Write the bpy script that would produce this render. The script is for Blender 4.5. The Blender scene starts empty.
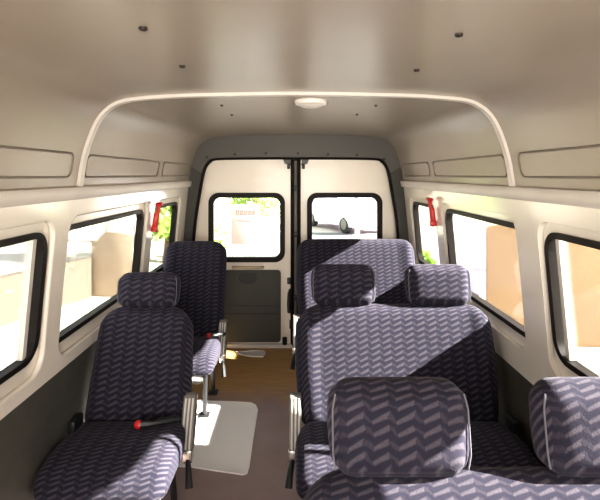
import bpy, bmesh, math, random
from mathutils import Vector, Matrix
random.seed(7)
SC = bpy.context.scene
COL = SC.collection
PI = math.pi
F, CX, CY, H = 480.0, 296.0, 175.0, 1.45      # focal length in px, vanishing point, eye height

def floor_at(px, py):
    D = F * H / (py - CY)
    return ((px - CX) * D / F, D)

# ------------------------------------------------------------------ materials
class NT:
    def __init__(s, name):
        s.m = bpy.data.materials.new(name); s.m.use_nodes = True
        s.t = s.m.node_tree; s.n = s.t.nodes; s.l = s.t.links
        s.b = s.n['Principled BSDF']; s.out = s.n['Material Output']
    def node(s, kind, **kw):
        n = s.n.new(kind)
        for k, v in kw.items(): setattr(n, k, v)
        return n
    def math(s, op, a, b=None, c=None):
        n = s.n.new('ShaderNodeMath'); n.operation = op
        for i, v in enumerate((a, b, c)):
            if v is None: continue
            if isinstance(v, (int, float)): n.inputs[i].default_value = v
            else: s.l.new(v, n.inputs[i])
        return n.outputs[0]
    def mixc(s, f, a, b):
        n = s.n.new('ShaderNodeMix'); n.data_type = 'RGBA'
        for i, v in ((0, f), (6, a), (7, b)):
            if isinstance(v, (int, float)): n.inputs[i].default_value = v
            elif isinstance(v, tuple): n.inputs[i].default_value = (*v, 1)
            else: s.l.new(v, n.inputs[i])
        return n.outputs[2]
    def coord(s): return s.node('ShaderNodeTexCoord').outputs['Object']
    def noise(s, scale, detail=3, vec=None):
        n = s.node('ShaderNodeTexNoise'); n.inputs['Scale'].default_value = scale
        n.inputs['Detail'].default_value = detail
        s.l.new(vec or s.coord(), n.inputs['Vector'])
        return n.outputs[0]
    def bump(s, h, strength, dist=.002):
        n = s.node('ShaderNodeBump'); n.inputs['Strength'].default_value = strength
        n.inputs['Distance'].default_value = dist
        s.l.new(h, n.inputs['Height']); s.l.new(n.outputs[0], s.b.inputs['Normal'])

def paint(name, col, rough=.5, metal=0., var=.08, nscale=6, coat=0., bump=0., bscale=40, spec=.5):
    t = NT(name); b = t.b
    f = t.noise(nscale)
    dark = tuple(c * (1 - var) for c in col); light = tuple(min(1, c * (1 + var)) for c in col)
    t.l.new(t.mixc(f, dark, light), b.inputs['Base Color'])
    b.inputs['Roughness'].default_value = rough; b.inputs['Metallic'].default_value = metal
    b.inputs['Specular IOR Level'].default_value = spec
    b.inputs['Coat Weight'].default_value = coat
    b.inputs['Coat Roughness'].default_value = .12
    if bump: t.bump(t.noise(bscale, 2), bump)
    return t.m

def fabric():
    t = NT('zigzag_moquette')
    sep = t.node('ShaderNodeSeparateXYZ'); t.l.new(t.coord(), sep.inputs[0])
    u = sep.outputs[0]; v = t.math('ADD', sep.outputs[1], sep.outputs[2])
    wob = t.noise(48, 3)
    u = t.math('MULTIPLY_ADD', wob, .020, u); v = t.math('MULTIPLY_ADD', wob, .012, v)
    fu = t.math('FRACT', t.math('DIVIDE', u, .054))
    up = t.math('DIVIDE', fu, .66)
    dn = t.math('DIVIDE', t.math('SUBTRACT', 1., fu), .34)
    saw = t.math('MINIMUM', up, dn)                              # long rise, short fall
    ph = t.math('SUBTRACT', t.math('DIVIDE', v, .0262), t.math('MULTIPLY', saw, .62))
    fr = t.math('FRACT', ph)
    d = t.math('ABSOLUTE', t.math('SUBTRACT', fr, .5))
    w = t.math('MULTIPLY_ADD', saw, .10, .13)
    mr = t.node('ShaderNodeMapRange', interpolation_type='SMOOTHSTEP')
    t.l.new(t.math('SUBTRACT', d, w), mr.inputs[0])
    mr.inputs[1].default_value = -.10; mr.inputs[2].default_value = .14
    mr.inputs[3].default_value = 1.; mr.inputs[4].default_value = 0.
    fuzz = t.noise(240, 2)
    rise = t.math('MULTIPLY_ADD', t.math('LESS_THAN', fu, .64), .66, .34)
    k = t.math('MULTIPLY', t.math('MULTIPLY', mr.outputs[0], rise), t.math('MULTIPLY_ADD', fuzz, .9, .45))
    k.node.use_clamp = True
    base = t.mixc(t.noise(9, 2), (.019, .018, .031), (.029, .027, .041))
    c = t.mixc(k, base, (.073, .065, .082))
    t.l.new(c, t.b.inputs['Base Color'])
    t.b.inputs['Roughness'].default_value = .95
    t.b.inputs['Specular IOR Level'].default_value = .1
    t.b.inputs['Sheen Weight'].default_value = .10
    t.b.inputs['Sheen Roughness'].default_value = .45
    t.b.inputs['Sheen Tint'].default_value = (.75, .7, .8, 1)
    t.bump(t.math('ADD', k, fuzz), .35, .002)
    return t.m

def floor_mat():
    t = NT('worn_floor')
    sep = t.node('ShaderNodeSeparateXYZ'); t.l.new(t.coord(), sep.inputs[0])
    f = t.math('MULTIPLY_ADD', t.noise(3.5), .55, sep.outputs[1])
    mr = t.node('ShaderNodeMapRange', interpolation_type='SMOOTHSTEP')
    t.l.new(f, mr.inputs[0]); mr.inputs[1].default_value = 3.22; mr.inputs[2].default_value = 3.62
    n2 = t.noise(7, 5)
    vinyl = t.mixc(n2, (.25, .175, .165), (.35, .255, .245))
    mp = t.node('ShaderNodeMapping'); t.l.new(t.coord(), mp.inputs[0]); mp.inputs['Scale'].default_value = (2, 22, 1)
    wood = t.mixc(t.noise(2.2, 5, mp.outputs[0]), (.30, .165, .065), (.66, .41, .17))
    t.l.new(t.mixc(mr.outputs[0], vinyl, wood), t.b.inputs['Base Color'])
    t.b.inputs['Roughness'].default_value = .5
    t.bump(n2, .15)
    return t.m

def glass_mat(name, tint=(.97, .985, .97), refl=.05):
    t = NT(name); t.n.remove(t.b)
    tr = t.node('ShaderNodeBsdfTransparent'); tr.inputs[0].default_value = (*tint, 1)
    gl = t.node('ShaderNodeBsdfGlossy'); gl.inputs['Roughness'].default_value = .02
    fz = t.node('ShaderNodeFresnel'); fz.inputs[0].default_value = 1.3
    mx = t.node('ShaderNodeMixShader')
    t.l.new(t.math('MULTIPLY_ADD', fz.outputs[0], .6, refl * .3), mx.inputs[0])
    t.l.new(tr.outputs[0], mx.inputs[1]); t.l.new(gl.outputs[0], mx.inputs[2])
    t.l.new(mx.outputs[0], t.out.inputs[0])
    return t.m

def leaf_mat(name, a, b_):
    t = NT(name)
    t.l.new(t.mixc(t.noise(3.5, 4), a, b_), t.b.inputs['Base Color'])
    t.b.inputs['Roughness'].default_value = .55
    t.b.inputs['Transmission Weight'].default_value = 0
    return t.m

M = dict(
    fabric=fabric(), floor=floor_mat(),
    glass=glass_mat('clear_glass'), 
    roof=paint('grey_roof_paint', (.35, .305, .262), .27, 0, .05, 3, bump=.06, bscale=9, spec=.55),
    groove=paint('groove_shade_paint', (.22, .19, .165), .6),  # roof colour darkened to stand for the shade in the grooves
    trimlight=paint('light_trim', (.66, .62, .58), .4),
    white=paint('cream_body_paint', (.86, .81, .735), .2, 0, .03, 2, coat=.6, bump=.10, bscale=5),
    door=paint('door_paint', (.90, .82, .72), .35, 0, .03, 3, coat=.2),
    header=paint('header_grey', (.105, .098, .092), .5, 0, .06),
    dkpanel=paint('charcoal_panel', (.078, .076, .066), .6, 0, .2, 20, bump=.2, bscale=150),
    doorpanel=paint('door_panel_plastic', (.055, .055, .048), .55, 0, .15, 8, bump=.15, bscale=120),
    rubber=paint('black_rubber', (.014, .011, .010), .5, spec=.2),
    black=paint('black_plastic', (.018, .018, .02), .4),
    grey=paint('grey_plastic', (.17, .16, .147), .45),
    steel=paint('bright_steel', (.62, .60, .57), .25, .9),
    frame=paint('dark_frame_paint', (.025, .025, .028), .4),
    red=paint('red_plastic', (.55, .02, .02), .35),
    piping=paint('grey_piping', (.12, .115, .14), .8),
    lamp=paint('lamp_plastic', (.85, .80, .76), .3),
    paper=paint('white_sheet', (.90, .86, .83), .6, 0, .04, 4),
    beige=paint('beige_handle', (.45, .36, .25), .45),
    screw=paint('dark_screw', (.06, .05, .045), .4, .6),
    asphalt=paint('grey_asphalt', (.16, .16, .165), .9, 0, .2, 5),
    concrete=paint('pale_concrete', (.56, .51, .44), .9, 0, .06, 2),
    tanboard=paint('tan_board', (.46, .37, .275), .8, 0, .08, 3),
    lowwall=paint('beige_render', (.13, .105, .08), .9, 0, .08, 2),
    tanwall=paint('tan_render', (.46, .315, .195), .85, 0, .05, 1.5),
    signpink=paint('pink_board', (.44, .31, .28), .6),
    signink=paint('sign_ink', (.24, .10, .09), .6),
    lilac=paint('lilac_car_paint', (.58, .55, .84), .3, 0, .03, 3, coat=.5),
    carglass=paint('car_window', (.38, .38, .58), .1),
    tyre=paint('tyre_rubber', (.03, .03, .035), .8),
    post=paint('pale_post', (.55, .56, .54), .5),
    bark=paint('bark', (.16, .11, .07), .9, 0, .3, 15),
    leaf=leaf_mat('fresh_leaf', (.16, .33, .035), (.42, .58, .10)),
)

# ------------------------------------------------------------------ mesh helpers
def obj(name, bm, mat, parent=None, smooth=True, angle=40, **props):
    bmesh.ops.recalc_face_normals(bm, faces=bm.faces[:])
    if smooth:
        lim = math.radians(angle)
        for f in bm.faces: f.smooth = True
        for e in bm.edges:
            if len(e.link_faces) == 2 and e.calc_face_angle(0) > lim: e.smooth = False
    me = bpy.data.meshes.new(name); bm.to_mesh(me); bm.free()
    me.materials.append(M[mat] if isinstance(mat, str) else mat)
    o = bpy.data.objects.new(name, me); COL.objects.link(o)
    if parent: o.parent = parent
    for k, v in props.items(): o[k] = v
    return o

def tag(o, label, cat, group=None):
    o['label'] = label; o['category'] = cat
    if group: o['group'] = group
    return o

def thing(name, label, cat, loc=(0, 0, 0), rz=0, group=None):
    o = bpy.data.objects.new(name, None); COL.objects.link(o)
    o.empty_display_size = .1
    o.location = loc; o.rotation_euler = (0, 0, rz)
    return tag(o, label, cat, group)

def dup(root, loc, label, group=None):
    r = root.copy(); COL.objects.link(r); r.location = loc; r['label'] = label
    if group: r['group'] = group
    for ch in list(root.children):
        c = ch.copy(); COL.objects.link(c); c.parent = r
        for g in list(ch.children):
            d = g.copy(); COL.objects.link(d); d.parent = c
    return r

def struct(name, bm, mat, parent=None, label=None, **kw):
    o = obj(name, bm, mat, parent, **kw)
    if parent is None: o['kind'] = 'structure'
    if label: o['label'] = label
    return o

def new(): return bmesh.new()

def box(bm, lo, hi, bev=0., mat=None, seg=2):
    c = [(a + b) / 2 for a, b in zip(lo, hi)]; s = [abs(b - a) for a, b in zip(lo, hi)]
    mtx = Matrix.Translation(c) @ Matrix.Diagonal((*s, 1))
    r = bmesh.ops.create_cube(bm, size=1, matrix=mtx)
    vs = r['verts']
    if bev:
        es = list({e for v in vs for e in v.link_edges})
        rb = bmesh.ops.bevel(bm, geom=es, offset=bev, segments=seg, affect='EDGES', profile=.5)
        vs = list({v for f in rb['faces'] for v in f.verts} | {v for v in vs if v.is_valid})
    if mat is not None: bmesh.ops.transform(bm, matrix=mat, verts=vs)
    return vs

def tube(bm, pts, r, n=8, closed=False, cap=True):
    P = [Vector(p) for p in pts]; N = len(P); rings = []
    prev = None
    for i, p in enumerate(P):
        if closed: d = P[(i + 1) % N] - P[i - 1]
        else: d = P[min(i + 1, N - 1)] - P[max(i - 1, 0)]
        d.normalize()
        if prev is None:
            a = d.orthogonal().normalized()
        else:
            a = (prev - d * prev.dot(d))
            a = a.normalized() if a.length > 1e-6 else d.orthogonal().normalized()
        prev = a; b = d.cross(a)
        rr = r[i] if isinstance(r, (list, tuple)) else r
        rings.append([bm.verts.new(p + a * rr * math.cos(2 * PI * k / n) + b * rr * math.sin(2 * PI * k / n)) for k in range(n)])
    for i in range(N if closed else N - 1):
        A, B = rings[i], rings[(i + 1) % N]
        off = 0
        if closed and i == N - 1:   # best match to avoid twist
            off = min(range(n), key=lambda o: (A[0].co - B[o].co).length)
        for k in range(n):
            bm.faces.new((A[k], A[(k + 1) % n], B[(k + 1 + off) % n], B[(k + off) % n]))
    if cap and not closed:
        bm.faces.new(rings[0][::-1]); bm.faces.new(rings[-1])

def lathe(bm, prof, n=24, mat=None):
    rings = []
    vs = []
    for r, z in prof:
        ring = [bm.verts.new((r * math.cos(2 * PI * k / n), r * math.sin(2 * PI * k / n), z)) for k in range(n)]
        rings.append(ring); vs += ring
    for A, B in zip(rings, rings[1:]):
        for k in range(n): bm.faces.new((A[k], A[(k + 1) % n], B[(k + 1) % n], B[k]))
    bm.faces.new(rings[0][::-1]); bm.faces.new(rings[-1])
    if mat is not None: bmesh.ops.transform(bm, matrix=mat, verts=vs)

def rrect(x0, x1, y0, y1, r, n=6):
    """rounded rectangle, counter clockwise; r may be 4 radii (bl, br, tr, tl)"""
    R = r if isinstance(r, (tuple, list)) else (r,) * 4
    out = []
    for cx, cy, a0, q in ((x0 + R[0], y0 + R[0], PI, R[0]), (x1 - R[1], y0 + R[1], 1.5 * PI, R[1]),
                          (x1 - R[2], y1 - R[2], 0, R[2]), (x0 + R[3], y1 - R[3], .5 * PI, R[3])):
        for k in range(n + 1):
            a = a0 + .5 * PI * k / n
            out.append((cx + q * math.cos(a), cy + q * math.sin(a)))
    return out

def prism(bm, pts, d0, d1, fn):
    """solid from a 2D outline between depth d0 and d1; fn(a, b, d) gives the 3D point"""
    A = [bm.verts.new(fn(a, b, d0)) for a, b in pts]; B = [bm.verts.new(fn(a, b, d1)) for a, b in pts]
    n = len(pts)
    for i in range(n): bm.faces.new((A[i], A[(i + 1) % n], B[(i + 1) % n], B[i]))
    bm.faces.new(A[::-1]); bm.faces.new(B)

def ring_prism(bm, outer, inner, d0, d1, fn):
    n = len(outer)
    L = [[bm.verts.new(fn(a, b, d)) for a, b in loop] for loop in (outer, inner) for d in (d0, d1)]
    o0, o1, i0, i1 = L
    for i in range(n):
        j = (i + 1) % n
        bm.faces.new((o0[i], o0[j], o1[j], o1[i])); bm.faces.new((i0[i], i1[i], i1[j], i0[j]))
        bm.faces.new((o0[i], i0[i], i0[j], o0[j])); bm.faces.new((o1[i], o1[j], i1[j], i1[i]))

def pad(w, d, h, r=.04, bulge=.012, shape=None, n=22, nd=8):
    """soft upholstered block centred on x, y from 0 to d, z from 0 to h"""
    bm = new()
    hx, hy, hz = w / 2, d / 2, h / 2
    r = min(r, hx * .98, hy * .98, hz * .98)
    cnt = (max(8, int(n * max(1, w / .5))), nd, n)
    def mapp(u, v, t):
        p = Vector((u * hx, v * hy, t * hz))
        q = Vector((max(-hx + r, min(hx - r, p.x)), max(-hy + r, min(hy - r, p.y)), max(-hz + r, min(hz - r, p.z))))
        dd = p - q
        if dd.length > 1e-9: p = q + dd.normalized() * r
        k = max(0, 1 - u ** 4) * max(0, 1 - t ** 4)
        p.y += v * abs(v) * bulge * k
        k2 = max(0, 1 - v ** 2) * .5
        p.x += u * abs(u) * bulge * k2 * max(0, 1 - t ** 4); p.z += t * abs(t) * bulge * k2 * max(0, 1 - u ** 4)
        return p + Vector((0, hy, hz))
    cache = {}
    def V(i, j, k):
        key = (i, j, k)
        if key not in cache:
            f = lambda a, m: math.sin((a / m - .5) * PI) * .5 + (a / m - .5)   # denser towards the rims
            p = mapp(f(i, cnt[0]), f(j, cnt[1]), f(k, cnt[2]))
            if shape: p = shape(p)
            cache[key] = bm.verts.new(p)
        return cache[key]
    a, b, c = cnt
    for i in range(a):
        for k in range(c):
            for j in (0, b): bm.faces.new((V(i, j, k), V(i + 1, j, k), V(i + 1, j, k + 1), V(i, j, k + 1)))
        for j in range(b):
            for k in (0, c): bm.faces.new((V(i, j, k), V(i + 1, j, k), V(i + 1, j + 1, k), V(i, j + 1, k)))
    for j in range(b):
        for k in range(c):
            for i in (0, a): bm.faces.new((V(i, j, k), V(i, j + 1, k), V(i, j + 1, k + 1), V(i, j, k + 1)))
    return bm

def boolean(o, cutter_bm, op='DIFFERENCE'):
    bmesh.ops.recalc_face_normals(cutter_bm, faces=cutter_bm.faces[:])
    me = bpy.data.meshes.new('cut'); cutter_bm.to_mesh(me); cutter_bm.free()
    c = bpy.data.objects.new('cut', me); COL.objects.link(c)
    md = o.modifiers.new('b', 'BOOLEAN'); md.object = c; md.operation = op; md.solver = 'EXACT'
    dg = bpy.context.evaluated_depsgraph_get(); dg.update()
    nm = bpy.data.meshes.new_from_object(o.evaluated_get(dg))
    o.modifiers.clear(); old = o.data; nm.name = old.name; o.data = nm
    bpy.data.objects.remove(c); bpy.data.meshes.remove(me)

def sharp(o, ang=40):
    bm = new(); bm.from_mesh(o.data)
    for f in bm.faces: f.smooth = True
    for e in bm.edges:
        e.smooth = not (len(e.link_faces) == 2 and e.calc_face_angle(0) > math.radians(ang))
    bm.to_mesh(o.data); bm.free()

# ------------------------------------------------------------------ the van's shell
WALL = [(0, .95), (.3, .96), (.65, .955), (.8, .942), (1.0, .925), (1.2, .905), (1.42, .882)]
def lerp(tab, z):
    for (a, x), (b, y) in zip(tab, tab[1:]):
        if z <= b: return x + (y - x) * (z - a) / (b - a)
    return tab[-1][1]
def WX(z): return lerp(WALL, z)
Y0, Y1 = -1.10, 4.02            # front and rear end of the shell
YD = 4.05                      # plane of the rear doors

bm = new(); box(bm, (-.99, Y0, -.06), (.99, 4.16, 0)); struct('floor', bm, 'floor')

# roof section (half), mirrored
HALF = [(.885, 1.395), (.866, 1.51), (.838, 1.604), (.803, 1.678), (.757, 1.727), (.69, 1.757), (.56, 1.771), (.42, 1.778), (.2, 1.783), (0, 1.785)]
def smooth_curve(P, sub=5):
    out = []
    for i in range(len(P) - 1):
        p0 = Vector(P[max(i - 1, 0)]); p1 = Vector(P[i]); p2 = Vector(P[i + 1]); p3 = Vector(P[min(i + 2, len(P) - 1)])
        for k in range(sub):
            t = k / sub
            out.append(.5 * ((2 * p1) + (p2 - p0) * t + (2 * p0 - 5 * p1 + 4 * p2 - p3) * t * t + (3 * p1 - p0 - 3 * p2 + p3) * t ** 3))
    out.append(Vector(P[-1])); return out
full = [(-x, z) for x, z in HALF] + [(x, z) for x, z in HALF[::-1][1:]]
SEC = smooth_curve(full)
def offset(sec, d):
    out = []
    for i, p in enumerate(sec):
        t = sec[min(i + 1, len(sec) - 1)] - sec[max(i - 1, 0)]
        nrm = Vector((-t.y, t.x)).normalized()
        out.append(p + nrm * d)
    return out
def strip_solid(bm, A, B, y0, y1):
    n = len(A)
    g = [[bm.verts.new((p.x, y, p.y)) for p in S] for S in (A, B) for y in (y0, y1)]
    a0, a1, b0, b1 = g
    for i in range(n - 1):
        bm.faces.new((a0[i], a1[i], a1[i + 1], a0[i + 1])); bm.faces.new((b0[i], b0[i + 1], b1[i + 1], b1[i]))
        bm.faces.new((a0[i], a0[i + 1], b0[i + 1], b0[i])); bm.faces.new((a1[i], b1[i], b1[i + 1], a1[i + 1]))
    for i in (0, n - 1): bm.faces.new((a0[i], b0[i], b1[i], a1[i]))
bm = new(); strip_solid(bm, SEC, offset(SEC, .05), Y0, 4.14)
ceiling = struct('ceiling', bm, 'roof', angle=60)
def roof_x(z):
    return lerp([(z_, x_) for x_, z_ in HALF], z)
def roof_z(x):
    return lerp([(x_, z_) for x_, z_ in HALF[::-1]], abs(x))

for s in (-1, 1):              # roof-side panel grooves as thin beads, their shade put into a darker colour
    for (ya, yb) in ((.72, 1.865), (1.985, 3.03), (3.13, 3.86)):
        zt, zb = 1.533, 1.442
        loop = rrect(ya, yb, zb, zt, .03, 5)
        fine = []
        for i, (a, b) in enumerate(loop):
            fine.append((s * (roof_x(b) - .001), a, b))
        bm = new(); tube(bm, fine, .0042, 6, closed=True); obj('panel_groove', bm, 'groove', ceiling)
SCREWS = [(-.342, 1.074), (-.344, 1.45), (.38, 1.12), (.377, 1.5), (-.35, 2.26), (.375, 2.26), (-.35, 2.62), (.33, 2.60)]
for i, (x, y) in enumerate(SCREWS):
    bm = new(); r = .0095 if i < 4 else .0065
    lathe(bm, [(r * .5, -.006), (r, -.003), (r, .004)], 14, Matrix.Translation((x, y, roof_z(x) - .002)))
    obj('screw', bm, 'screw', ceiling)

# hoop across the roof
R1 = offset(SEC, .004); R2 = offset(SEC, -.013)
bm = new(); strip_solid(bm, R2, R1, 1.93, 1.962)
hoop = struct('trim_1', bm, 'trimlight', label='cream hoop strip arching across the grey ceiling', angle=50)

# side walls: inner skin with window openings, outer flange with the glass
# (name, near y, far y) of the rubber outline
WINS_OF = {-1: [(.84, 1.775, .806, 1.795), (1.86, 2.90, 1.915, 2.93), (3.04, 3.72, 3.07, 3.75)],
           1: [(.84, 1.775, .806, 1.795), (1.90, 2.955, 1.975, 2.985), (3.10, 3.77, 3.13, 3.80)]}
ZB, ZT = .772, 1.247
def wall_slab(s, x_off, th, y0, y1, zlo, zhi):
    bm = new(); zs = [zlo + (zhi - zlo) * i / 14 for i in range(15)]; ys = [y0 + (y1 - y0) * j / 6 for j in range(7)]
    G = [[[bm.verts.new((s * (WX(z) + x_off + t), y, z)) for y in ys] for z in zs] for t in (0, th)]
    for t in (0, 1):
        for i in range(14):
            for j in range(6):
                bm.faces.new((G[t][i][j], G[t][i][j + 1], G[t][i + 1][j + 1], G[t][i + 1][j]))
    for i in range(14):
        for j in (0, 6): bm.faces.new((G[0][i][j], G[0][i + 1][j], G[1][i + 1][j], G[1][i][j]))
    for j in range(6):
        for i in (0, 14): bm.faces.new((G[0][i][j], G[1][i][j], G[1][i][j + 1], G[0][i][j + 1]))
    return bm
BND = {-1: .652, 1: .602}
for s, side in ((-1, 'left'), (1, 'right')):
    zb = BND[s]; WINS = WINS_OF[s]
    wall = struct('wall_' + side, wall_slab(s, 0, .022, Y0, 4.06, zb, 1.40), 'white')
    flange = obj('window_flange', wall_slab(s, .022, .02, Y0, 4.06, zb, 1.40), 'white', wall)
    cut = new(); cut2 = new()
    for (a, b, ca, cb) in WINS:
        prism(cut, rrect(ca, cb, ZB - .056, ZT + .034, .07, 7), .80, 1.1, lambda y, z, d: (s * d, y, z))
        prism(cut2, rrect(a + .01, b - .01, ZB + .01, ZT - .01, .075, 7), .80, 1.1, lambda y, z, d: (s * d, y, z))
    boolean(wall, cut); boolean(flange, cut2); sharp(wall, 35); sharp(flange, 35)
    bv = wall.modifiers.new('soft_edge', 'BEVEL'); bv.width = .008; bv.segments = 3; bv.limit_method = 'ANGLE'; bv.angle_limit = math.radians(50)
    # lower dark panel
    bm = wall_slab(s, .004, .03, Y0, 4.06, 0, zb - .001)
    struct('baseboard_' + side, bm, 'dkpanel')
    # ledge where roof lining meets wall
    bm = new()
    prism(bm, [(.874, 1.352), (.868, 1.358), (.862, 1.392), (.866, 1.402), (.885, 1.405), (.893, 1.40), (.897, 1.352)], Y0, 4.0, lambda x, z, d: (s * x, d, z))
    struct('trim_%d' % (2 if s < 0 else 3), bm, 'trimlight', label='cream ledge strip along the top of the %s wall' % side)
    for i, (a, b, ca, cb) in enumerate(WINS):
        k = i + 1 if s < 0 else i + 4
        bm = new(); fn = lambda y, z, d: (s * (WX(z) + .022 + d), y, z)
        ring_prism(bm, rrect(a, b, ZB, ZT, .085, 8), rrect(a + .027, b - .027, ZB + .022, ZT - .022, .062, 8), -.012, .026, fn)
        w = struct('window_%d' % k, bm, 'rubber')
        bm = new(); prism(bm, rrect(a + .015, b - .015, ZB + .013, ZT - .013, .07, 8), .008, .013, fn)
        obj('pane', bm, 'glass', w)
        if i == 0:             # sliding light: pale edge strip of the inner pane
            bm = new(); prism(bm, [(b - .085, ZB + .024), (b - .062, ZB + .024), (b - .062, ZT - .024), (b - .085, ZT - .024)], .0, .020, fn)
            obj('sliding_edge_strip', bm, 'trimlight', w)

# rear frame round the doors: opening outline (half), bottom to top
OPEN = [(.885, 0.0), (.885, .35), (.878, .60), (.866, .85), (.845, 1.08), (.815, 1.27), (.787, 1.43), (.762, 1.52), (.72, 1.572), (.66, 1.592), (.4, 1.597), (.15, 1.598), (0, 1.598)]
OP = smooth_curve([(-x, z) for x, z in OPEN] + [(x, z) for x, z in OPEN[::-1][1:]], 3)
def outer_pt(p):
    z = p.y
    return p
OUT = []
nH = len(OP)
# outer outline: along wall and roof section, same vertex count by matching parameter
poly = [Vector((-WX(z) - .02, z)) for z in (0, .35, .6, .85, 1.1, 1.3)] + offset(SEC, .02) + [Vector((WX(z) + .02, z)) for z in (1.3, 1.1, .85, .6, .35, 0)]
for i, p in enumerate(OP):     # cast from a centre through p onto the outer outline
    if p.y < 1.0: OUT.append(Vector((math.copysign(WX(p.y) + .02, p.x), p.y))); continue
    c = Vector((0, 1.0)); d = p - c; best = None
    for a, b in zip(poly, poly[1:]):
        e = b - a; den = d.x * e.y - d.y * e.x
        if abs(den) < 1e-9: continue
        t = ((a.x - c.x) * e.y - (a.y - c.y) * e.x) / den; u = ((a.x - c.x) * d.y - (a.y - c.y) * d.x) / den
        if t > 0 and -1e-6 <= u <= 1 + 1e-6: best = c + d * t
    OUT.append(best if best is not None else p * 1.05)
def frame_bm(i0, i1, ya, yb):
    bm = new(); strip_solid(bm, OP[i0:i1 + 1], OUT[i0:i1 + 1], ya, yb); return bm
iz = max(i for i in range(nH // 2) if OP[i].y < 1.47)
head = struct('trim_4', frame_bm(iz, nH - 1 - iz, 3.965, 4.10), 'header', label='grey header trim with screws above the rear doors')
struct('trim_5', frame_bm(0, iz, 3.97, 4.10), 'doorpanel', label='dark pillar trim left of the rear doors')
struct('trim_6', frame_bm(nH - 1 - iz, nH - 1, 3.97, 4.10), 'doorpanel', label='dark pillar trim right of the rear doors')
for px, py in ((207, 158), (235, 155), (266, 154), (298, 154), (328, 155), (357, 156), (384, 160)):
    bm = new(); D = 3.963; x = (px - CX) * D / F; z = H - (py - CY) * D / F + .006
    lathe(bm, [(.004, -.005), (.0105, -.002), (.0115, .006)], 12, Matrix.Translation((x, D, z)) @ Matrix.Rotation(-PI / 2, 4, 'X'))
    obj('screw', bm, 'screw', head)
bm = new(); tube(bm, [(p.x * .992, 4.0, p.y - (.006 if p.y > 1.3 else 0)) for p in OP], .014, 8)
struct('trim_7', bm, 'rubber', label='black rubber seal round the rear door opening')

# rear doors
def door_leaf(s, num):
    half = [p for p in OP if p.x * s >= 0]
    if s > 0: pts = [(.028, .012)] + [(p.x + .012, max(p.y + .012, .012)) for p in half[::-1]]
    else: pts = [(-.028, .012)] + [(p.x - .012, max(p.y + .012, .012)) for p in half]
    ol = []
    top = max(q[1] for q in pts)
    pts = [q for q in pts if abs(q[0]) > .05]
    edge = [(s * .028, .012), ] + (sorted(pts, key=lambda q: 0) if False else [])
    body = sorted([q for q in pts], key=lambda q: math.atan2(q[1] - .7, s * q[0]))   # from bottom outer up to the top inner
    ol = [(s * .028, .012)] + body + [(s * .028, top)]
    bm = new(); prism(bm, ol, YD, YD + .05, lambda x, z, d: (x, d, z))
    d = struct('door_%d' % num, bm, 'door', smooth=False)
    x0, x1 = (.105, .715)
    if s < 0: x0, x1 = -.725, -.105
    cut = new(); prism(cut, rrect(x0, x1, .728, 1.288, .075, 7), YD - .1, YD + .2, lambda x, z, d: (x, d, z)); boolean(d, cut)
    bm = new(); fn = lambda x, z, q: (x, YD + q, z)
    ring_prism(bm, rrect(x0 - .012, x1 + .012, .716, 1.300, .085, 8), rrect(x0 + .03, x1 - .03, .758, 1.258, .055, 8), -.016, .03, fn)
    g = obj('window_seal', bm, 'rubber', d)
    bm = new(); prism(bm, rrect(x0 + .01, x1 - .01, .738, 1.278, .07, 8), .012, .017, fn); obj('pane', bm, 'glass', d)
    # lower trim panel
    a, b = (.13, .82) if s > 0 else (-.82, -.128)
    bm = new(); prism(bm, rrect(a, b, .045, .650, .03, 5), -.02, .01, fn)
    pnl = obj('lower_panel', bm, 'doorpanel', d, label='dark grey lower trim panel')
    bm = new(); prism(bm, rrect(a + .03, b - .03, .28, .288, .003, 2), -.024, -.015, fn); prism(bm, rrect(a + .03, b - .03, .35, .356, .003, 2), -.024, -.015, fn)
    obj('panel_ridge', bm, 'black', pnl)
    cx = -.405 if s < 0 else .405
    bm = new()
    prism(bm, rrect(cx - .075, cx + .075, .535, .628, (.05, .05, .03, .03), 6), -.026, -.01, fn); obj('grip_recess', bm, 'black', pnl)
    bm = new()
    tube(bm, [(cx - .125, YD, .672), (cx - .12, YD - .035, .676), (cx - .10, YD - .045, .678), (cx + .10, YD - .045, .678), (cx + .12, YD - .035, .676), (cx + .125, YD, .672)], .0135, 8)
    obj('pull_handle', bm, 'beige', d)
    bm = new(); prism(bm, [(s * .035, .0), (s * .85, .0), (s * .85, .03), (s * .035, .03)], -.03, .02, fn); obj('sill_strip', bm, 'trimlight', d)
    return d
dl = door_leaf(-1, 1); dr = door_leaf(1, 2)
fnD = lambda x, z, q: (x, YD + q, z)
bm = new()                                   # latch hardware of the left leaf
box(bm, (-.075, YD - .035, .535), (-.04, YD + .01, .585), .006); box(bm, (-.055, YD - .03, .16), (-.035, YD + .005, .23), .004)
obj('latch', bm, 'black', dl)
bm = new(); tube(bm, [(-.050, YD - .005, .30), (-.058, YD - .05, .31), (-.060, YD - .055, .38), (-.056, YD - .05, .46), (-.046, YD - .005, .48)], .016, 8); obj('lock_lever', bm, 'black', dl)
bm = new(); box(bm, (-.115, YD - .03, .015), (-.075, YD + .01, .085), .008); obj('rubber_buffer', bm, 'rubber', dl)
for s, d in ((-1, dl), (1, dr)):
    bm = new()
    prism(bm, [(s * .045, 1.53), (s * .095, 1.545), (s * .11, 1.585), (s * .05, 1.59)], -.03, .0, fnD)
    box(bm, (min(s * .05, s * .075), YD - .04, 1.50), (max(s * .05, s * .075), YD, 1.545), .006)
    obj('top_latch', bm, 'black', d)
bm = new()
for x in (-.036, .030): tube(bm, [(x, YD - .012, .02), (x, YD - .012, 1.58)], .010, 8)
box(bm, (-.03, YD + .02, .0), (.03, YD + .05, 1.59))
struct('trim_8', bm, 'rubber', label='black rubber seal between the two rear doors')
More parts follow.
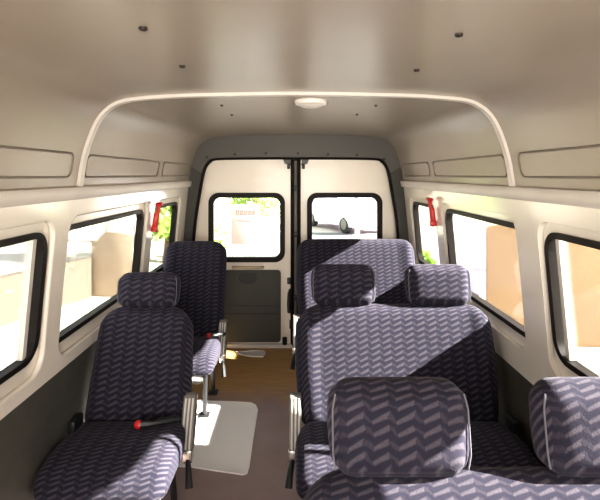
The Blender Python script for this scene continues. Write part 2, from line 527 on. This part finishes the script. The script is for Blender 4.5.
bm = new(); tube(bm, [(-.003, YD - .005, .03), (-.003, YD - .005, 1.57)], .0125, 8)
rod = tag(obj('lock_rod', bm, 'grey'), 'grey vertical lock rod between the two rear doors', 'rod')
for z in (.42, .95, 1.34):
    bm = new(); box(bm, (-.02, YD - .028, z - .022), (.014, YD + .003, z + .022), .005); obj('rod_bracket', bm, 'black', rod)

# ceiling lamp
lamp = thing('ceiling_lamp', 'round white dome lamp on the ceiling behind the cream hoop', 'lamp', (.068, 2.17, roof_z(.068)))
bm = new(); lathe(bm, [(.055, -.020), (.070, -.016), (.075, -.006), (.075, .003)], 32); obj('lamp_base', bm, 'lamp', lamp)
bm = new(); lathe(bm, [(.015, -.031), (.035, -.029), (.050, -.024), (.055, -.018)], 32); obj('lens', bm, 'trimlight', lamp)

# emergency hammers
def hammer(loc, s, tilt, label):
    t = thing('emergency_hammer', label, 'hammer', loc, 0, 'red emergency hammers')
    t.rotation_euler = (0, tilt, 0)
    bm = new(); box(bm, (-.018, -.02, -.11), (.004, .02, .015), .006); box(bm, (-.026, -.024, -.115), (.006, .024, -.075), .006); obj('holder', bm, 'red', t)
    bm = new(); tube(bm, [(-.012, 0, -.075), (-.014, 0, .04), (-.014, 0, .07)], [.012, .010, .011], 10); obj('handle', bm, 'red', t)
    bm = new(); tube(bm, [(-.014, -.042, .075), (-.014, -.030, .075), (-.014, .030, .075), (-.014, .042, .075)], [.004, .014, .014, .004], 10); obj('hammer_head', bm, 'red', t)
    for c in t.children: c.scale = (s * 1.15, 1.15, .92)
    return t
hammer((-.886, 3.02, 1.20), -1, .16, 'red emergency hammer on the pillar between the left windows')
hammer((.886, 3.10, 1.225), 1, -.12, 'red emergency hammer on the pillar between the right windows')

# ------------------------------------------------------------------ seats
LEAN = math.radians(19.5)
def build_seat(name, label, cat, loc, w, heads, tall, aisle, hrx=(), group=None):
    """origin on the floor under the rear edge of the cushion; faces -y; aisle = side of the aisle"""
    t = thing(name, label, cat, loc, 0, group)
    def cs(p):
        f = -p.y                                        # p.y runs -.42 .. 0
        k = max(0, min(1, (f - .18) / .20))
        p.z -= .035 * k * k * (1 if p.z > .32 else .2)
        p.z += .018 * math.sin(min(1, f / .4) * PI * .5) * (1 if p.z > .32 else 0)
        p.x *= 1 - .05 * max(0, (.12 - f) / .12)
        return p
    bm = pad(w + (.02 if w < .6 else 0), .405, .118, .05, .012, lambda p: cs(Vector((p.x, p.y - .385, p.z + .262))), 18, 18)
    obj('cushion', bm, 'fabric', t)
    L = .69 if tall else (.525 if w < .6 else .537)
    def bs(p):
        k = p.z / L
        wf = (.95 + .05 * min(1, k / .5) - .025 * max(0, k - .6)) if w > .6 else 1.0 - (.085 if not tall else .02) * k
        x = p.x
        if abs(p.x) > w / 2 - .12 and k > .80:          # sloping shoulders
            q = (abs(p.x) - (w / 2 - .12)) / .12; p.z -= (.055 if not tall else .03) * q * q * (k - .80) / .2
        if len(hrx) == 2: p.z -= .006 * math.exp(-(x / .05) ** 2) * max(0, k - .6)
        p.x *= wf
        # side bolsters
        e = max(0, (abs(x) - (w / 2 - .11)) / .11)
        if p.y < .05: p.y -= .012 * math.sin(min(1, e) * PI)
        return p
    B = pad(w, .115, L, .055, .014, bs, 22, 8)
    back = obj('backrest', B, 'fabric', t)
    back.location = (0, .0, .332); back.rotation_euler = (-LEAN, 0, 0)
    hs = []
    for x in hrx:
        hh = .192 if w > .6 else .165; q = hh / .192
        def hshape(p):
            p.x *= .95 + .05 * min(1, p.z / .1) - .02 * (p.z / .19) ** 4
            return p
        bm = pad(.305 if w > .6 else .292, .105, hh, .045, .010, hshape, 18, 8)
        h = obj('headrest', bm, 'fabric', t)
        h.location = (x, .0 + math.sin(LEAN) * (L - .01), .332 + math.cos(LEAN) * (L - .012))
        h.rotation_euler = (-math.radians(10), 0, 0)
        for sd in (-1, 1):
            bm = new()
            tube(bm, [(sd * (.142 - .0065 * (w < .6)) , .018, .02), (sd * (.1475 - .0065 * (w < .6)), .014, .05), (sd * (.1475 - .0065 * (w < .6)), .014, .14 * q), (sd * (.141 - .0065 * (w < .6)), .016, .172 * q)], .0022, 6)
            obj('piping', bm, 'piping', h)
    # frame: side rails, cross tube
    bm = new()
    xs = (-w / 2 + .05, w / 2 - .05)
    for x in xs: tube(bm, [(x, -.335, .25), (x, .0, .25), (x, .05, .32), (x, .14, .55)], .014, 8)
    for y in (-.32, -.06): tube(bm, [(xs[0], y, .25), (xs[1], y, .25)], .014, 8)
    obj('seat_frame', bm, 'frame', t)
    for x in xs:
        for y, yy in ((-.29, -.31), (-.06, -.01)):
            bm = new(); tube(bm, [(x, y, .25), (x, yy, .012)], .014, 8); box(bm, (x - .03, yy - .035, 0), (x + .03, yy + .035, .012), .003)
            chrome = (aisle * x > 0 and y < -.3 and tall)
            lg = obj('leg', bm, 'steel' if chrome else 'frame', t)
            if chrome: lg['label'] = 'bright steel tube leg'
    # recliner side cover on the aisle side
    xa = aisle * (w / 2 + .014)
    fn = lambda y, z, d: (xa + aisle * d, y, z)
    prof = [(-.045, .235), (-.02, .225), (.03, .26), (.075, .37), (.09, .45), (.075, .468), (.048, .46), (.012, .39), (-.03, .30)]
    bm = new(); prism(bm, prof, -.036, .018, fn)
    bmesh.ops.bevel(bm, geom=bm.edges[:], offset=.004, segments=2, affect='EDGES')
    cov = obj('side_cover', bm, 'grey', t, label='grey plastic recliner cover')
    bm = new()
    for o in (-.025, -.009, .007): tube(bm, [fn(-.037, .27, o), fn(-.031, .30, o), fn(.011, .39, o), fn(.044, .452, o)], .0045, 6)
    obj('rib', bm, 'trimlight', cov)
    bm = new(); box(bm, tuple(min(a, b) for a, b in zip((xa - .02, -.05, .215), (xa + .02, .0, .27))), tuple(max(a, b) for a, b in zip((xa - .02, -.05, .215), (xa + .02, .0, .27))), .006)
    obj('recliner_bracket', bm, 'steel', t)
    bm = new(); tube(bm, [(xa, -.035, .235), (xa + aisle * .012, -.075, .20), (xa + aisle * .02, -.10, .145)], [.010, .013, .016], 8); obj('recliner_lever', bm, 'black', t)
    # seat belt buckles
    for x, d in hrx_buckles(w, aisle, w > .7, tall):
        zc = .405; q = .5 if tall and w < .6 else 1
        bm = new(); tube(bm, [(x - d * .14 * q, -.03, .40), (x - d * .10 * q, -.075, zc + .008), (x - d * .05 * q, -.10, zc + .010), (x, -.112, zc + .012)], [.016, .015, .012, .018], 8)
        bk = obj('belt_buckle', bm, 'black', t)
        bm = new(); tube(bm, [(x, -.112, zc + .012), (x + d * .012, -.115, zc + .013), (x + d * .022, -.117, zc + .013)], [.0185, .0185, .012], 8); obj('release_button', bm, 'red', bk)
    # belt anchor on the wall side
    xw = -aisle * (w / 2 - .034)
    bm = new(); box(bm, (min(xw, xw - aisle * .03), -.12, .375), (max(xw, xw - aisle * .03), -.03, .43), .008); obj('belt_anchor', bm, 'black', t)
    return t
def hrx_buckles(w, aisle, double, tall):
    if not double: return [(aisle * (w / 2 - (.165 if not tall else .05)), -aisle)]
    return [(.02, 1)]

G1 = 'single seats on the left side'; G2 = 'double seats on the right side'
build_seat('passenger_seat', 'navy patterned single seat with separate headrest, nearest on the left', 'seat', (-.714, 2.10, 0), .468, 1, False, 1, (0.,), G1)
build_seat('passenger_seat', 'tall-backed navy single seat without headrest, behind the nearer left seat', 'seat', (-.722, 3.2, 0), .445, 0, True, 1, (), G1)
b2 = build_seat('bench_seat', 'middle patterned double seat on the right, its whole backrest in view, partly sunlit', 'seat', (.465, 2.10, 0), .925, 2, False, -1, (-.235, .225), G2)
fb = dup(b2, (.462, .83, 0), 'nearest patterned double seat at bottom right, only headrests and top edge showing', G2)
for c in fb.children:
    if c.name.startswith(('backrest', 'headrest')): c.location.z -= .023
build_seat('bench_seat', 'rearmost tall-backed patterned double seat in front of the right rear door', 'seat', (.442, 3.32, 0), .865, 2, True, -1, (), G2)

# ------------------------------------------------------------------ papers and a pale strip on the floor
def sheet(name, pts, z, label, cat, curl=.004):
    P = [floor_at(*p) for p in pts]
    n = len(P); c = Vector((sum(p[0] for p in P) / n, sum(p[1] for p in P) / n))
    bm = new()
    rings = []
    for k in (1., .97, .7, .4):
        rings.append([bm.verts.new((c.x + (p[0] - c.x) * k, c.y + (p[1] - c.y) * k, z + curl * (k == 1.))) for p in P])
    low = [bm.verts.new((p[0], p[1], .0005)) for p in P]
    for A, B in [(low, rings[0])] + list(zip(rings, rings[1:])):
        for i in range(n): bm.faces.new((A[i], A[(i + 1) % n], B[(i + 1) % n], B[i]))
    bm.faces.new(rings[-1]); bm.faces.new(low[::-1])
    return tag(obj(name, bm, 'paper'), label, cat)
sheet('floor_sheet', [(122, 404), (160, 402), (200, 401.5), (235, 402.5), (251, 403.5), (256, 406), (258, 411), (254, 436), (249.5, 468), (247.5, 474), (243, 475.5), (215, 471.5), (190, 467.5), (172, 467), (150, 466), (118, 440)], .004, 'large white sheet lying on the aisle floor beside the near left seat', 'sheet')
sheet('paper_scrap', [(186, 375), (190, 373), (200, 374), (203, 377), (202, 383), (197, 385), (187, 383)], .003, 'small white paper scrap under the rear left seat', 'paper')
sheet('pale_strip', [(236, 352.5), (252, 351), (264, 351.5), (266, 354), (263, 357.5), (252, 357), (240, 355)], .003, 'pale strip on brown floor by the rear door sill', 'paper')  # thin pale piece laid on the floor by the sill

# ------------------------------------------------------------------ outside
ZG = -.60
bm = new(); box(bm, (-30, -14, ZG - .1), (30, 45, ZG)); struct('ground', bm, 'concrete', smooth=False)
bm = new(); box(bm, (-2.0, 4.6, ZG), (1.9, 17, ZG + .012)); struct('driveway', bm, 'asphalt', label='grey asphalt strip behind the van', smooth=False)

bm = new()
a = Vector((-4.3, 5.6)); b = Vector((-3.42, 8.05)); dvec = (b - a).normalized(); nn = Vector((-dvec.y, dvec.x)) * .18
prism(bm, [(a.x, a.y), (b.x, b.y), (b.x + nn.x, b.y + nn.y), (a.x + nn.x, a.y + nn.y)], ZG, .06, lambda x, y, d: (x, y, d))
bmesh.ops.bevel(bm, geom=bm.edges[:], offset=.012, segments=2, affect='EDGES')
yard = thing('low_wall', 'low beige wall beyond the left windows, running toward the rear', 'wall')
obj('wall_body', bm, 'lowwall', yard)
tw = thing('fence_panel', 'tan board panel beyond the left middle window, facing the van', 'panel', (-3.09, 8.1, ZG), math.radians(-10))
bm = new(); box(bm, (-.38, -.04, .0), (.38, .04, 1.42), .01); obj('board', bm, 'tanboard', tw)
for x in (-.34, .34):
    bm = new(); box(bm, (x - .04, .04, 0), (x + .04, .12, 1.48), .01); obj('post', bm, 'post', tw)
rw = thing('garden_wall', 'tall tan wall standing beyond the right windows', 'wall', (4.2, 5.7, ZG))
bm = new(); box(bm, (-1.93, 0, 0), (2.2, .07, 2.75), .015); obj('wall_body', bm, 'tanwall', rw)
bm = new(); box(bm, (-1.96, -.03, 2.75), (2.24, .10, 2.83), .015); obj('coping', bm, 'tanwall', rw)

# notice board behind the left rear window
D = 9.0
X = lambda px, D: (px - CX) * D / F
Z = lambda py, D: H - (py - CY) * D / F
nb = thing('notice_board', 'pink notice board on posts seen through the left rear window', 'sign', (X(245, D), D, ZG))
w2 = (259 - 231) / 2 * D / F
z0, z1 = Z(244, D) - ZG, Z(204.5, D) - ZG
bm = new(); box(bm, (-w2, -.02, z0), (w2, .02, z1), .008); brd = obj('board', bm, 'signpink', nb)
for sx in (-1, 1):
    bm = new(); tube(bm, [(sx * (w2 - .05), .04, 0), (sx * (w2 - .05), .04, z1 - .03)], .025, 10); obj('post', bm, 'post', nb)
bm = new()
x = -w2 + .10
for i in range(5):                                   # blurred upper line of characters, as faint as in the photograph
    for (dx, dz, ww, hh) in ((0, .0, .012, .085), (.035, .02, .012, .06), (-.002, .035, .05, .012), (.0, -.03, .045, .012)):
        box(bm, (x + dx, -.026, z1 - .15 + dz - hh / 2), (x + dx + ww, -.0195, z1 - .15 + dz + hh / 2))
    x += .078
box(bm, (-w2 + .08, -.026, z1 - .305), (w2 - .12, -.0195, z1 - .297))
obj('lettering', bm, 'signink', brd, smooth=False)

# slim post behind the right rear door window
D = 7.5
ps = thing('street_post', 'slim pale post behind the right rear door window', 'post', (X(357, D), D, ZG))
bm = new(); tube(bm, [(0, 0, .02), (0, 0, 3.2)], .036, 12); obj('pole', bm, 'post', ps)
bm = new(); lathe(bm, [(.10, 0), (.10, .015), (.05, .03)], 16); obj('base_plate', bm, 'post', ps)
bm = new(); lathe(bm, [(.036, 3.19), (.042, 3.2), (.03, 3.24), (.008, 3.26)], 12); obj('cap', bm, 'post', ps)

def car(loc, rz, label):
    t = thing('parked_car', label, 'car', loc, rz)
    W = .84
    side = [(-2.05, .28), (-2.1, .55), (-2.0, .80), (-1.45, .90), (-.9, .93), (.95, .95), (1.75, .88), (2.02, .78), (2.08, .5), (2.02, .28), (1.65, .25), (1.55, .45), (1.3, .58), (1.05, .45), (.95, .25), (-.95, .25), (-1.05, .45), (-1.3, .58), (-1.55, .45), (-1.65, .25)]
    bm = new(); prism(bm, side[::-1], -W, W, lambda x, z, d: (x, d, z)); obj('body', bm, 'lilac', t, angle=30)
    bm = new()
    lo = [(-1.75, .90), (1.05, .94)]; hi = [(-1.15, 1.36), (.25, 1.40)]
    v = [bm.verts.new(p) for p in ((lo[0][0], -W + .05, lo[0][1]), (lo[1][0], -W + .05, lo[1][1]), (lo[1][0], W - .05, lo[1][1]), (lo[0][0], W - .05, lo[0][1]),
         (hi[0][0], -W + .2, hi[0][1]), (hi[1][0], -W + .2, hi[1][1]), (hi[1][0], W - .2, hi[1][1]), (hi[0][0], W - .2, hi[0][1]))]
    for f in ((0, 1, 5, 4), (1, 2, 6, 5), (2, 3, 7, 6), (3, 0, 4, 7), (4, 5, 6, 7), (3, 2, 1, 0)): bm.faces.new([v[i] for i in f])
    obj('windows', bm, 'carglass', t, smooth=False)
    bm = new(); box(bm, (-1.13, -W + .19, 1.355), (.27, W - .19, 1.42), .03); obj('roof', bm, 'lilac', t)
    for sx in (-1.3, 1.3):
        for sy in (-1, 1):
            bm = new(); lathe(bm, [(.20, -.09), (.31, -.08), (.32, 0), (.31, .08), (.20, .09)], 20, Matrix.Translation((sx, sy * (W - .10), .32)) @ Matrix.Rotation(PI / 2, 4, 'X'))
            wl = obj('wheel', bm, 'tyre', t)
            bm = new(); lathe(bm, [(.06, -.02), (.19, -.01), (.20, .02)], 16, Matrix.Translation((sx, sy * (W - .0), .32)) @ Matrix.Rotation(sy * PI / 2, 4, 'X')); obj('hub', bm, 'grey', wl)
    for sy in (-.55, .55):
        bm = new(); box(bm, (2.0, sy - .17, .62), (2.07, sy + .17, .74), .02); obj('headlamp', bm, 'lamp', t)
        bm = new(); box(bm, (-2.08, sy - .17, .62), (-2.03, sy + .17, .76), .02); obj('tail_lamp', bm, 'red', t)
    return t
car((1.9, 18.3, ZG), math.radians(-66), 'lilac parked car seen through the right rear door window')
tub = thing('storage_tub', 'small lilac plastic tub on the ground beside the tan wall', 'tub', (3.13, 8.35, ZG))
bm = new(); lathe(bm, [(.16, 0), (.18, .01), (.225, .38), (.235, .39), (.235, .41), (.205, .41), (.165, .05)], 24); obj('tub_body', bm, 'lilac', tub)
bm = new(); tube(bm, [(-.235, 0, .38), (-.27, 0, .36), (-.275, 0, .20), (-.265, 0, .12), (-.20, 0, .10)], .02, 8); obj('handle', bm, 'black', tub)

def tree(loc, h, r, nl, label, seed, name='leafy_tree', zlo=.30, group='green trees outside'):
    rnd = random.Random(seed)
    t = thing(name, label, 'tree' if group else 'bush', loc, 0, group)
    bm = new(); tube(bm, [(0, 0, 0), (.05, .03, h * .3), (-.04, .02, h * .6), (.03, 0, h * .85)], [.05 * h, .035 * h, .025 * h, .01 * h], 8)
    q = min(1, h / 2.5)
    for k in range(6):
        a = rnd.random() * 6.28; z = h * rnd.uniform(.3, .7)
        tube(bm, [(0, 0, z), (math.cos(a) * r * .4, math.sin(a) * r * .4, z + .35 * q * q), (math.cos(a) * r * .75, math.sin(a) * r * .75, z + .55 * q * q)], [.045 * q, .03 * q, .012 * q], 6)
    obj('trunk', bm, 'bark', t)
    bm = new()
    cl = [(rnd.gauss(0, r * .42), rnd.gauss(0, r * .42), h * rnd.uniform(zlo, .98), rnd.uniform(.25, .5) * r) for _ in range(26)]
    for i in range(nl):
        cx, cy, cz, cr = rnd.choice(cl)
        d = Vector((rnd.gauss(0, 1), rnd.gauss(0, 1), rnd.gauss(0, 1))).normalized() * cr * rnd.random() ** .4
        p = Vector((cx, cy, cz)) + d; s = rnd.uniform(.05, .10)
        u = Vector((rnd.gauss(0, 1), rnd.gauss(0, 1), rnd.gauss(0, 1))).normalized(); v = u.orthogonal().normalized()
        bm.faces.new([bm.verts.new(p + u * s * a + v * s * b) for a, b in ((-1, 0), (0, -.5), (1, 0), (0, .5))])
    me = bpy.data.meshes.new('foliage'); bm.to_mesh(me); bm.free(); me.materials.append(M['leaf'])
    o = bpy.data.objects.new('foliage', me); COL.objects.link(o); o.parent = t
tree((-1.42, 16.5, ZG), 2.5, 1.25, 3600, 'small green tree behind the notice board, through the left rear window', 1)
tree((-3.0, 11.3, ZG), 3.0, 1.0, 5200, 'green tree seen through the rearmost left side window', 2, zlo=.12)
tree((-5.4, 14.6, ZG), 3.2, 1.3, 3600, 'green tree behind the tan board panel, beyond the left middle window', 3)
tree((2.32, 8.6, ZG), .62, .26, 900, 'small green bush seen through the rearmost right side window', 5, 'low_bush', .1, None)

# ------------------------------------------------------------------ light
W = bpy.data.worlds.new('hazy_sky'); SC.world = W; W.use_nodes = True
nt = W.node_tree; bg = nt.nodes['Background']
tc = nt.nodes.new('ShaderNodeTexCoord'); sp = nt.nodes.new('ShaderNodeSeparateXYZ'); nt.links.new(tc.outputs['Generated'], sp.inputs[0])
cr = nt.nodes.new('ShaderNodeValToRGB'); nt.links.new(sp.outputs[2], cr.inputs[0])
cr.color_ramp.elements[0].color = (1.0, .95, .87, 1); cr.color_ramp.elements[1].color = (.80, .88, 1.0, 1)
nt.links.new(cr.outputs[0], bg.inputs[0]); bg.inputs[1].default_value = 1.5

def light(kind, name, loc, energy, col, aim=None, **kw):
    l = bpy.data.lights.new(name, kind); l.energy = energy; l.color = col
    for k, v in kw.items(): setattr(l, k, v)
    o = bpy.data.objects.new(name, l); COL.objects.link(o); o.location = loc
    if aim is not None: o.rotation_euler = Vector(aim).to_track_quat('-Z', 'Y').to_euler()
    return o
SUN = Vector((1, -.15, .55))
light('SUN', 'sun', (8, -3, 6), 28.0, (1, .95, .88), -SUN, angle=math.radians(.7))
light('AREA', 'front_daylight_fill', (.05, -1.0, 1.32), 7.5, (1, .93, .84), (0, 1, .04), shape='RECTANGLE', size=1.5, size_y=.7, spread=math.radians(85))  # added fill lamp in the open front, narrowed towards the rear doors

# ------------------------------------------------------------------ camera
cam = bpy.data.cameras.new('camera'); co = bpy.data.objects.new('camera', cam); COL.objects.link(co)
co.location = (0, 0, H); co.rotation_euler = (PI / 2, 0, 0)
cam.sensor_fit = 'HORIZONTAL'; cam.sensor_width = 36; cam.lens = F / 600 * 36
cam.shift_x = (300 - CX) / 600; cam.shift_y = (CY - 250) / 600
cam.clip_start = .02
SC.camera = co
SC.view_settings.view_transform = 'Standard'; SC.view_settings.look = 'Medium High Contrast'
SC.view_settings.exposure = 0.72
SC.cycles.use_denoising = True
SC.cycles.max_bounces = 10; SC.cycles.diffuse_bounces = 6; SC.cycles.transparent_max_bounces = 16
